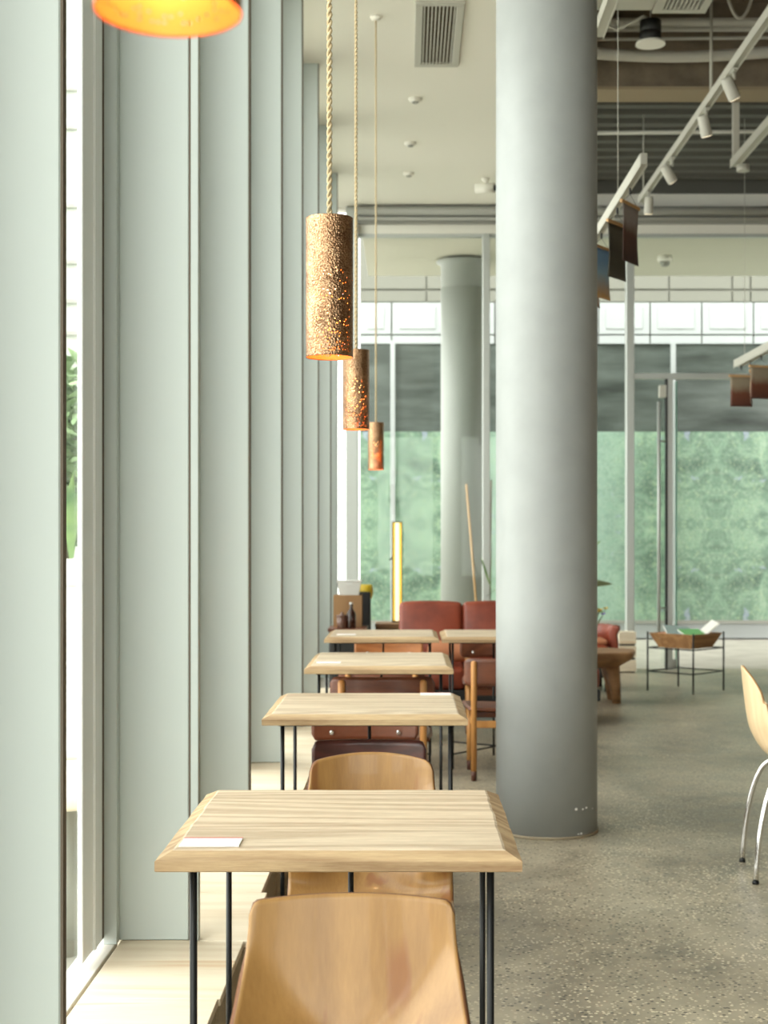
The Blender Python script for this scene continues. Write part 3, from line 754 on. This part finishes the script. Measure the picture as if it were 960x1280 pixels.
# hanging print rails
def print_mat(name, top, mid, bot, sc=4):
    m = mat(name, mid, .6); n = N(m); v = n.coords(); s = n.new('ShaderNodeSeparateXYZ'); n.link(v, s.inputs[0])
    f = n.math('ADD', n.math('MULTIPLY', s.outputs[2], 3.3), n.math('MULTIPLY', n.noise(v, 14, 4), .25))
    n.base(n.ramp(n.math('ADD', f, .98), [(.15,bot),(.6,mid),(.82,top)])); return m
PM = [print_mat('print_sepia', srgb(138,130,128), srgb(84,52,40), srgb(58,34,30)), print_mat('print_grey', srgb(84,82,74), srgb(64,62,54), srgb(78,76,68)),
      print_mat('print_blue', srgb(120,164,214), srgb(150,190,220), srgb(206,164,110)), print_mat('print_brown', srgb(150,138,118), srgb(112,66,48), srgb(74,42,34)), print_mat('print_tan', srgb(216,180,140), srgb(190,160,140), srgb(160,130,112))]
def hprint(x, y, z, rz, k, lab, w=.21, h=.29):
    o = empty('hanging_print', (x,y,z), rz, lab, 'print', 'small prints hanging from the rails')
    MB().box(-w/2-.012,w/2+.012,-.008,.008,-.012,.006,.003,2).build('batten', M['stick'], o)
    mb = MB()
    def fn(u, v): return Vector(((u-.5)*w, -.004+.012*math.sin(v*PI)*(u-.3), -.012-h*(1-v)))
    mb.grid(fn, 8, 10); p = mb.build('sheet', PM[k], o)
    so = p.modifiers.new('thickness','SOLIDIFY'); so.thickness = .002
    MB().tube([(-w/2+.02,0,.006),(0,0,.05),(w/2-.02,0,.006)], .0012, 6).build('string', M['black'], o)
    MB().box(-.008,.008,-.004,.004,.05,.085,.002,1).build('bulldog_clip', M['black'], o)
z3 = 3.135
r3 = rail('print_rail', 1.145, 6.86, 9.6, z3, .035, .055, M['white_metal'], 'white hanging rail beside the column carrying small prints', 'rail', (7.7,9.3), 4.897)
for y, rz, k, lab in ((7.28,1.02,0,'sepia print hanging nearest on the rail beside the column'),(7.72,-2.2,1,'dark grey print hanging second on the rail beside the column'),(8.35,.95,2,'blue and tan print hanging close against the column edge'),(8.62,1.2,4,'tan print hanging farthest, half behind the column edge')):
    hprint(1.145, y, z3-.095, rz, k, lab)
r4 = rail('print_rail', 2.83, 9.6, 12.2, 2.80, .05, .06, M['white_metal'], 'white hanging rail at the right edge carrying brown prints', 'rail', (9.9,11.9), 4.84)
for y, rz, k, lab in ((12.02,.2,3,'brown print at the far end of the right hanging rail'),(11.7,1.3,4,'narrow pale print seen edge-on on the right rail'),(11.35,.35,3,'taller brown print second on the right hanging rail'),(10.75,1.1,3,'brown print at the picture edge on the right rail')):
    hprint(2.83, y, 2.80-.095, rz, k, lab, .20, .25)

# pipes, downlight, air conditioner
def pipe(name, pts, r, m, lab, cat='pipe'):
    return tag(MB().tube(pts, r, 14).build(name, m, smooth=True), lab, cat)
pd = 10.6
xs0, xs1 = 1.0, 6.0
pts = [(xs0+(xs1-xs0)*k/30, pd, PZ(60,pd)-.055*math.sin(PI*min(1,k/11))-(.0) - .02*min(1,k/11)) for k in range(31)]
pipe('insulated_pipe', pts, .042, M['white_metal'], 'thick white insulated pipe sagging in front of the concrete beam')
pipe('conduit', [(xs0,10.7,PZ(28,10.7)),(xs1,10.7,PZ(28,10.7))], .034, M['white_metal'], 'thickest straight white conduit, topmost under the exposed slab')
pipe('conduit', [(xs0,10.72,PZ(37,10.72)),(xs1,10.72,PZ(37,10.72))], .018, M['white_metal'], 'middle thin white conduit behind the black downlight')
pipe('conduit', [(xs0,10.7,PZ(50,10.7)),(xs1,10.7,PZ(42,10.7))], .012, M['white_metal'], 'lowest thin white conduit above the sagging insulated pipe')
pipe('conduit', [(xs0,12.0,PZ(167,12.0)),(xs1,12.0,PZ(160,12.0))], .016, M['white_metal'], 'thin white conduit crossing below the dark steel deck')
pipe('hanger_rod', [(PX(889,10.5),10.5,5.42),(PX(889,10.5),10.5,PZ(118,10.5))], .011, M['white_metal'], 'thin white hanger rod crossing the insulated pipe', 'rod')
pts = [(PX(904,10.2)+.24*k/16, 10.2, 5.43-(5.43-PZ(23,10.2))*math.sin(PI*k/16)**.6) for k in range(17)]
pipe('loop_cable', pts, .011, M['white_metal'], 'looped white cable drooping from the slab at top right', 'cable')
dl = empty('downlight', (PX(813,10.0),10.0,PZ(56,10.0)), 0, 'black cylindrical downlight with white rim in front of the concrete beam', 'downlight')
MB().lathe([(.105,0),(.10,.018),(.076,.022)], 32).build('rim', M['white'], dl)
MB().lathe([(.075,.022),(.075,.085),(.070,.088),(.075,.091),(.075,.165),(.06,.17)], 32).build('can', M['bin'], dl)
MB().tube([(0,0,.17),(-.05,0,.2),(-.22,.1,.14),(-.38,.2,.26)], .012, 8).build('cable', M['white_metal'], dl)
MB().tube([(0,0,.17),(0,0,5.42-PZ(56,10.0))], .004, 6).build('hanger', M['white_metal'], dl)
ac = empty('air_conditioner', (0,0,0), 0, 'white ceiling air conditioner box with slatted grille at top right', 'air conditioner')
MB().box(1.0, 1.66, 7.2, 9.62, 4.9, 5.3, .006, 1).build('casing', M['white_metal'], ac)
mb = MB().box(1.66,1.72,8.3,9.62,4.88,4.93).box(1.97,2.02,8.3,9.62,4.88,4.93).box(1.72,1.97,9.56,9.62,4.88,4.93).box(1.72,1.97,8.3,8.36,4.88,4.93)
mb.build('grille_frame', M['white_metal'], ac)
for k in range(8): MB().box(1.735+k*.029,1.748+k*.029,8.36,9.56,4.885,4.92).build('grille_slat', M['white_metal'], ac)
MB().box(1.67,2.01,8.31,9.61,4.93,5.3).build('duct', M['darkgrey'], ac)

# ------------------------------------------------------------------ sofa corner
def cushion(w, d, h, puff=.02, bev=.05):
    b = bmesh.new(); bmesh.ops.create_cube(b, size=1)
    for v in b.verts: v.co = Vector((v.co.x*w, v.co.y*d, v.co.z*h))
    bmesh.ops.bevel(b, geom=list(b.edges), offset=bev, segments=5, profile=.5, affect='EDGES')
    bmesh.ops.subdivide_edges(b, edges=[e for e in b.edges if e.calc_length() > .12], cuts=5, use_grid_fill=True)
    for v in b.verts:
        fx = 1-(2*v.co.x/w)**2; fy = 1-(2*v.co.y/d)**2; fz = 1-(2*v.co.z/h)**2
        v.co += Vector((0, math.copysign(puff*max(0,fx)*max(0,fz), v.co.y)*(abs(v.co.y) > d*.3), math.copysign(puff*max(0,fx)*max(0,fy), v.co.z)*(abs(v.co.z) > h*.3)))
    for f in b.faces: f.smooth = True
    m = MB(); m._add(b); return m
so = empty('leather_sofa', (0,10.35,0), 0, 'cognac leather sofa with tall back cushions behind the farthest tables', 'sofa')
for k in range(3):
    cx = -.055+.2375+.475*k
    c = cushion(.476,.17,.50,.02,.036).build('back_cushion', M['leather'], so); c.location = (cx,.36,.595); c.rotation_euler = (-.16,0,0)
    c = cushion(.468,.62,.16,.02,.04).build('seat_cushion', M['leather'], so); c.location = (cx,-.02,.34)
MB().box(-.055,1.37,-.33,.40,.18,.26,.01,2).build('base_frame', M['bin'], so)
for sx in (-.02,1.33):
    for y in (-.3,.36):
        MB().tube([(sx,y-.05,.18),(sx,y-.05,.012),(sx,y+.05,.012),(sx,y+.05,.18)], .009, 8).build('wire_leg', M['black'], so)
bo = cushion(.30,.12,.12,.02,.045).build('bolster_cushion', M['fur'], None); bo.location = (.30,10.14,.525)
tag(bo, 'tan plush bolster cushion lying on the leather sofa seat', 'cushion')
# armchair right of the column
ar = empty('leather_armchair', (1.52,12.6,0), 0, 'red-brown leather armchair mostly hidden by the column, behind the slab table', 'armchair')
mb = MB(); prof2 = [(-.10,.0)]
def tub(u, v):
    a = -PI*.62+u*PI*1.24; rr = .34+.03*math.sin(v*PI)
    top = .56-.04*math.cos(a*1.0)*0
    flare = .05*smooth(.75,1,v)
    return Vector(((rr+flare)*math.sin(a)*.92, (rr+flare)*math.cos(a)*.8, .20+(top-.20)*v))
mb.grid(tub, 40, 14); t = mb.build('tub_back', M['leather'], ar); sm = t.modifiers.new('thickness','SOLIDIFY'); sm.thickness = .075; sm.offset = -.5
bv = t.modifiers.new('round','BEVEL'); bv.width = .03; bv.segments = 3
c = cushion(.50,.50,.16,.02,.05).build('seat_cushion', M['leather'], ar); c.location = (0,-.05,.32)
c = cushion(.42,.36,.05,.01,.02).build('plush_pad', M['fur'], ar); c.location = (.02,-.06,.425)
MB().box(-.26,.26,-.28,.22,.12,.24,.02,2).build('base', M['bin'], ar)
for sx in (-1,1):
    for sy in (-1,1): MB().tube([(sx*.22,-.03+sy*.2,0),(sx*.22,-.03+sy*.2,.13)], .018, 10).build('leg', M['bin'], ar)
# plywood crate by the mullion
cr = empty('plywood_crate', (2.19,14.18,0), 0, 'pale plywood crate with dark slots beside the door mullion', 'crate')
for k in range(3): MB().box(-.085,.085,-.10,.10,.01+k*.138,.128+k*.138,.003,1).build('board', M['ply'], cr)
MB().box(-.075,.075,-.085,.085,0,.40).build('inner_box', M['darkgrey'], cr)
# slab coffee table
st = empty('slab_table', (1.38,11.6,0), 0, 'rustic thick slab coffee table with tapered leg right of the column', 'coffee table')
mb = MB(); rn = random.Random(5); npt = 40
def slab_ring(z, sc):
    pts = []
    for k in range(npt):
        a = 2*PI*k/npt; e = 4
        cx = math.copysign(abs(math.cos(a))**(2/e), math.cos(a)); sy = math.copysign(abs(math.sin(a))**(2/e), math.sin(a))
        j = 1+.05*math.sin(3*a+1)+.03*math.sin(7*a)
        pts.append(mb.bm.verts.new((cx*.47*sc*j, sy*.30*sc*j, z+.012*math.sin(2*a+.5)*(z < .4))))
    return pts
rs = [slab_ring(.30,.66), slab_ring(.315,.80), slab_ring(.36,.96), slab_ring(.40,1.0), slab_ring(.417,.985)]
for i in range(4):
    for k in range(npt): mb.bm.faces.new((rs[i][k],rs[i][(k+1)%npt],rs[i+1][(k+1)%npt],rs[i+1][k])).smooth = True
mb.bm.faces.new(rs[0][::-1]); mb.bm.faces.new(rs[-1]); mb.build('slab', M['slab'], st)
for sx, sy in ((1,-1),(1,1),(-1,-1),(-1,1)):
    MB().tube([(sx*.315,sy*.14,.0),(sx*.30,sy*.13,.15),(sx*.275,sy*.12,.32)], [.035,.048,.066], 10).build('leg', M['slab'], st)
# flower vase on slab table, big plant behind
va = empty('flower_vase', (1.47,11.5,.418), 0, 'vase of violet and ochre flowers on the slab table beside the column', 'vase')
MB().lathe([(.05,0),(.06,.05),(.045,.13),(.03,.16),(.034,.175)], 24).build('vase_body', M['ceramic'], va)
for k in range(7):
    a = random.uniform(-.6,.6); tx = .05+.10*random.random(); tz = .24+.10*random.random()
    s = MB().tube([(0,0,.12),(tx*.5,a*.05,.2),(tx,a*.1,tz)], .003, 6).build('stem', M['leaf_dark'], va)
    mb = MB()
    for q in range(6):
        b = q*PI/3; p = Vector((tx,a*.1,tz)); dv = Vector((math.cos(b)*.03, math.sin(b)*.016, .008*math.sin(b*2)+.012)); q2 = Vector((-math.sin(b)*.011, math.cos(b)*.011, .0))
        mb.poly([p, p+dv*.6+q2, p+dv*1.1, p+dv*.6-q2])
    mb.build('petals', M['violet' if k % 2 else 'ochre'], s, norm=False)
pl = empty('potted_plant', (1.27,13.5,0), 0, 'tall potted plant with long leaves showing on both sides of the column', 'plant')
MB().lathe([(.12,0),(.17,.30),(.18,.32),(.155,.31),(.14,.26)], 28, capt=True).build('pot', M['ceramic'], pl)
MB().tube([(0,0,.26),(.02,0,.7),(-.02,.02,1.1)], [.02,.016,.012], 8).build('stem', M['bark'], pl)
for k in range(22):
    a = k*2.399; L = .36+.28*random.random(); z0 = .5+.6*k/22
    dx, dy = math.cos(a), math.sin(a)*.6
    def fn(u, v, dx=dx, dy=dy, L=L, z0=z0):
        w = .022*math.sin(PI*min(1,.12+.88*v))*(2*u-1)
        return Vector((dx*L*v-dy*w, dy*L*v+dx*w, z0+L*(.55*v-.62*v*v)+.004*abs(2*u-1)))
    MB().grid(fn, 2, 9).build('leaf', M['leaf' if k % 3 else 'leaf_dark'], pl, norm=False)
def bigleaf(x, z, rz, L, mt):
    def fn(u, v):
        w = .035*math.sin(PI*v)*(2*u-1)
        return Vector((x+L*v*math.cos(rz), -.1, z+L*v*math.sin(rz)+w))
    MB().grid(fn, 2, 8).build('leaf', M[mt], pl, norm=False)
bigleaf(.28, PZ(730,13.4)+.02, -.05, .40, 'leaf_dark'); bigleaf(.3, PZ(745,13.4), -.5, .34, 'leaf'); bigleaf(.3, PZ(700,13.4), .6, .32, 'leaf')
bigleaf(-.47, PZ(735,13.4), 1.9, .32, 'leaf'); bigleaf(-.49, PZ(745,13.4), 1.5, .4, 'leaf')

# magazine rack
mg = empty('magazine_stand', (PX(857,12.45),12.45,0), PI/4, 'wooden tray of magazines on thin black metal legs by the door', 'magazine stand')
hs = .235
for sx in (-1,1):
    for sy in (-1,1): MB().tube([(sx*hs,sy*hs,0),(sx*hs,sy*hs,.515)], .008, 8).build('leg', M['black'], mg)
for z in (.17,.375):
    c4 = [(-hs,-hs,z),(hs,-hs,z),(hs,hs,z),(-hs,hs,z)]
    for k in range(4): MB().tube([c4[k], c4[(k+1)%4]], .006, 6).build('rail', M['black'], mg)
mb = MB()
a0, a1 = .165, .228
def ring(s, z): return [mb.bm.verts.new((sx*s,sy*s,z)) for sx, sy in ((-1,-1),(1,-1),(1,1),(-1,1))]
r0, r1, r2, r3_ = ring(a0,.378), ring(a1,.505), ring(a1-.018,.505), ring(a0-.012,.395)
for p, q in ((r0,r1),(r1,r2),(r2,r3_)):
    for k in range(4): mb.bm.faces.new((p[k],p[(k+1)%4],q[(k+1)%4],q[k]))
mb.bm.faces.new(r0[::-1]); mb.bm.faces.new(r3_); mb.build('tray', M['tray'], mg)
def mag(x, y, z, w, h, t, rot, mt, lab):
    o = MB().box(-w/2,w/2,-h/2,h/2,0,t,.001,1).build('magazine', M['paper']); o.location = (x,y,z); o.rotation_euler = rot
    tag(o, lab, 'magazine', 'magazines in the wooden tray')
    MB().box(-w/2+.001,w/2-.001,-h/2+.001,h/2-.001,t,t+.002).build('cover', M[mt], o)
gx, gy = PX(857,12.45), 12.45
mag(gx+.05,gy-.05,.497,.20,.20,.012,(.25,0,.25),'green_mark','magazine with bright green cover lying in the wooden tray')
mag(gx-.06,gy+.03,.515,.24,.17,.010,(.40,.10,.1),'blue_mark','grey-blue magazine propped up at the back of the tray')
mag(gx-.16,gy-.0,.475,.15,.12,.012,(.3,0,0),'pink_mark','salmon and white magazine at the left of the tray')
mag(gx+.20,gy+.03,.53,.20,.15,.008,(.2,-.7,.1),'paper','white magazine standing tilted at the right of the tray')

# left corner: cabinet, boxes, bottle, bin, bench, tube lamp
cb_ = empty('dark_cabinet', (-.45,11.02,0), 0, 'low dark cabinet beside the last window fins', 'cabinet')
MB().box(-.14,.14,-.2,.2,.02,.62,.004,1).build('body', M['bin'], cb_)
MB().box(-.15,.15,-.21,.21,.62,.645,.004,1).build('cabinet_top', M['walnut'], cb_)
MB().box(-.13,.13,-.212,-.2,.05,.60,.004,1).build('door', M['bin'], cb_)
MB().tube([(.10,-.225,.35),(.10,-.225,.45)], .006, 8).build('handle', M['alu'], cb_)
bx = empty('cardboard_box', (-.455,11.1,.645), 0, 'brown cardboard box standing on the dark cabinet', 'box')
MB().box(-.11,.11,-.09,.09,0,.245,.003,1).build('carton', M['cardboard'], bx)
MB().box(-.11,-.002,-.092,-.09,.0,.245).box(.002,.11,-.092,-.09,0,.245).build('flap', M['cardboard'], bx)
pb = empty('plastic_tub', (-.445,11.1,.89), 0, 'pale translucent plastic tub on top of the cardboard box', 'tub')
MB().lathe([(.105,0),(.13,.10),(.138,.105),(.138,.115)], 4, smooth=False).build('tub_body', M['plastic'], pb).rotation_euler = (0,0,PI/4)
MB().box(-.03,.03,-.098,-.094,.08,.095).build('handle_slot', M['plastic'], pb)
bt = empty('glass_bottle', (PX(439,10.85),10.85,.645), 0, 'dark brown glass bottle standing in front of the cardboard box', 'bottle')
MB().lathe([(.034,0),(.037,.01),(.037,.105),(.03,.125),(.013,.15),(.012,.185)], 24).build('body', M['bottle'], bt)
MB().lathe([(.014,.180),(.014,.195),(.012,.197)], 16).build('cap', M['plastic'], bt)
tu = empty('glass_tumbler', (PX(427.5,10.84),10.84,.645), 0, 'short smoked glass tumbler left of the brown bottle', 'tumbler')
MB().lathe([(.036,0),(.043,.09),(.040,.09),(.034,.008)], 24, capt=True).build('glass', M['tumbler'], tu)
MB().lathe([(.046,.09),(.046,.10),(.012,.105),(.012,.122)], 24).build('lid', M['tumbler'], tu)
bn = empty('waste_bin', (-.335,11.55,0), 0, 'tall black waste bin lined with a yellow bag beside the cardboard box', 'bin')
MB().box(-.045,.045,-.09,.09,0,.90,.008,2).build('bin_body', M['bin'], bn)
MB().lathe([(.052,.84),(.062,.87),(.066,.90),(.06,.945),(.05,.955)], 14).build('bag_rim', M['bag'], bn)
be = empty('wooden_bench', (-.145,11.72,0), 0, 'low brown wooden bench carrying the yellow tube lamp', 'bench')
MB().box(-.11,.20,-.16,.16,.60,.635,.004,1).build('bench_top', M['slab'], be)
MB().box(-.10,.17,-.13,-.11,.50,.60,.003,1).build('apron', M['slab'], be)
for sx in (-.09,.18):
    for sy in (-.13,.13): MB().box(sx-.018,sx+.018,sy-.018,sy+.018,0,.60,.003,1).build('leg', M['slab'], be)
tl = empty('tube_lamp', (PX(496.5,11.8),11.8,.635), 0, 'upright yellow glowing tube lamp in dark frame left of the sofa', 'lamp')
zt2 = PZ(652,11.8)-.635
MB().box(-.043,-.036,-.03,.04,0,zt2).box(.036,.043,-.03,.04,0,zt2).box(-.043,.043,-.03,.04,zt2-.008,zt2).box(-.043,.043,-.03,.04,0,.012).box(-.036,.036,.03,.04,0,zt2).build('frame', M['bin'], tl)
MB().tube([(0,-.002,.012),(0,-.002,zt2-.008)], .018, 14).build('tube', M['tube'], tl)
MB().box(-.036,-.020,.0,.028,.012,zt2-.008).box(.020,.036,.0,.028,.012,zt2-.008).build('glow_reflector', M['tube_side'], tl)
MB().tube([(-.043,-.01,PZ(697,11.8)-.635),(-.065,-.02,PZ(700,11.8)-.635)], .006, 8).build('switch', M['bin'], tl)

# ------------------------------------------------------------------ light, camera
w = bpy.data.worlds.new('overcast_sky'); S.world = w; w.use_nodes = True
wt = w.node_tree; bg = wt.nodes['Background']; bg.inputs['Color'].default_value = (1.0,.99,.955,1)
tc = wt.nodes.new('ShaderNodeTexCoord'); sx = wt.nodes.new('ShaderNodeVectorMath'); sx.operation = 'DOT_PRODUCT'; sx.inputs[1].default_value = (-.74,-.62,.25); wt.links.new(tc.outputs['Generated'], sx.inputs[0])
mr = wt.nodes.new('ShaderNodeMapRange', ); mr.inputs['From Min'].default_value = -.1; mr.inputs['From Max'].default_value = .9
mr.inputs['To Min'].default_value = SKY0; mr.inputs['To Max'].default_value = SKY1
wt.links.new(sx.outputs['Value'], mr.inputs['Value']); wt.links.new(mr.outputs[0], bg.inputs['Strength'])

cd = bpy.data.cameras.new('camera'); cam = bpy.data.objects.new('camera', cd); C.objects.link(cam); S.camera = cam
cam.location = (0,0,H); cam.rotation_euler = (PI/2,0,0)
cd.sensor_width = 36; cd.lens = F/1280*36; cd.shift_x = -(CX-480)/1280; cd.shift_y = (CY-640)/1280
cd.clip_start = .05; cd.clip_end = 200
cd.dof.use_dof = True; cd.dof.focus_distance = 3.1; cd.dof.aperture_fstop = 7.0
vs = S.view_settings; vs.view_transform = 'Standard'; vs.look = 'None'; vs.exposure = 0.0; vs.gamma = 1.0; vs.use_curve_mapping = False
S.cycles.max_bounces = 12; S.cycles.diffuse_bounces = 6; S.cycles.transparent_max_bounces = 24; S.cycles.glossy_bounces = 4
S.cycles.sample_clamp_indirect = 6; S.cycles.use_denoising = True; S.cycles.caustics_reflective = False; S.cycles.caustics_refractive = False
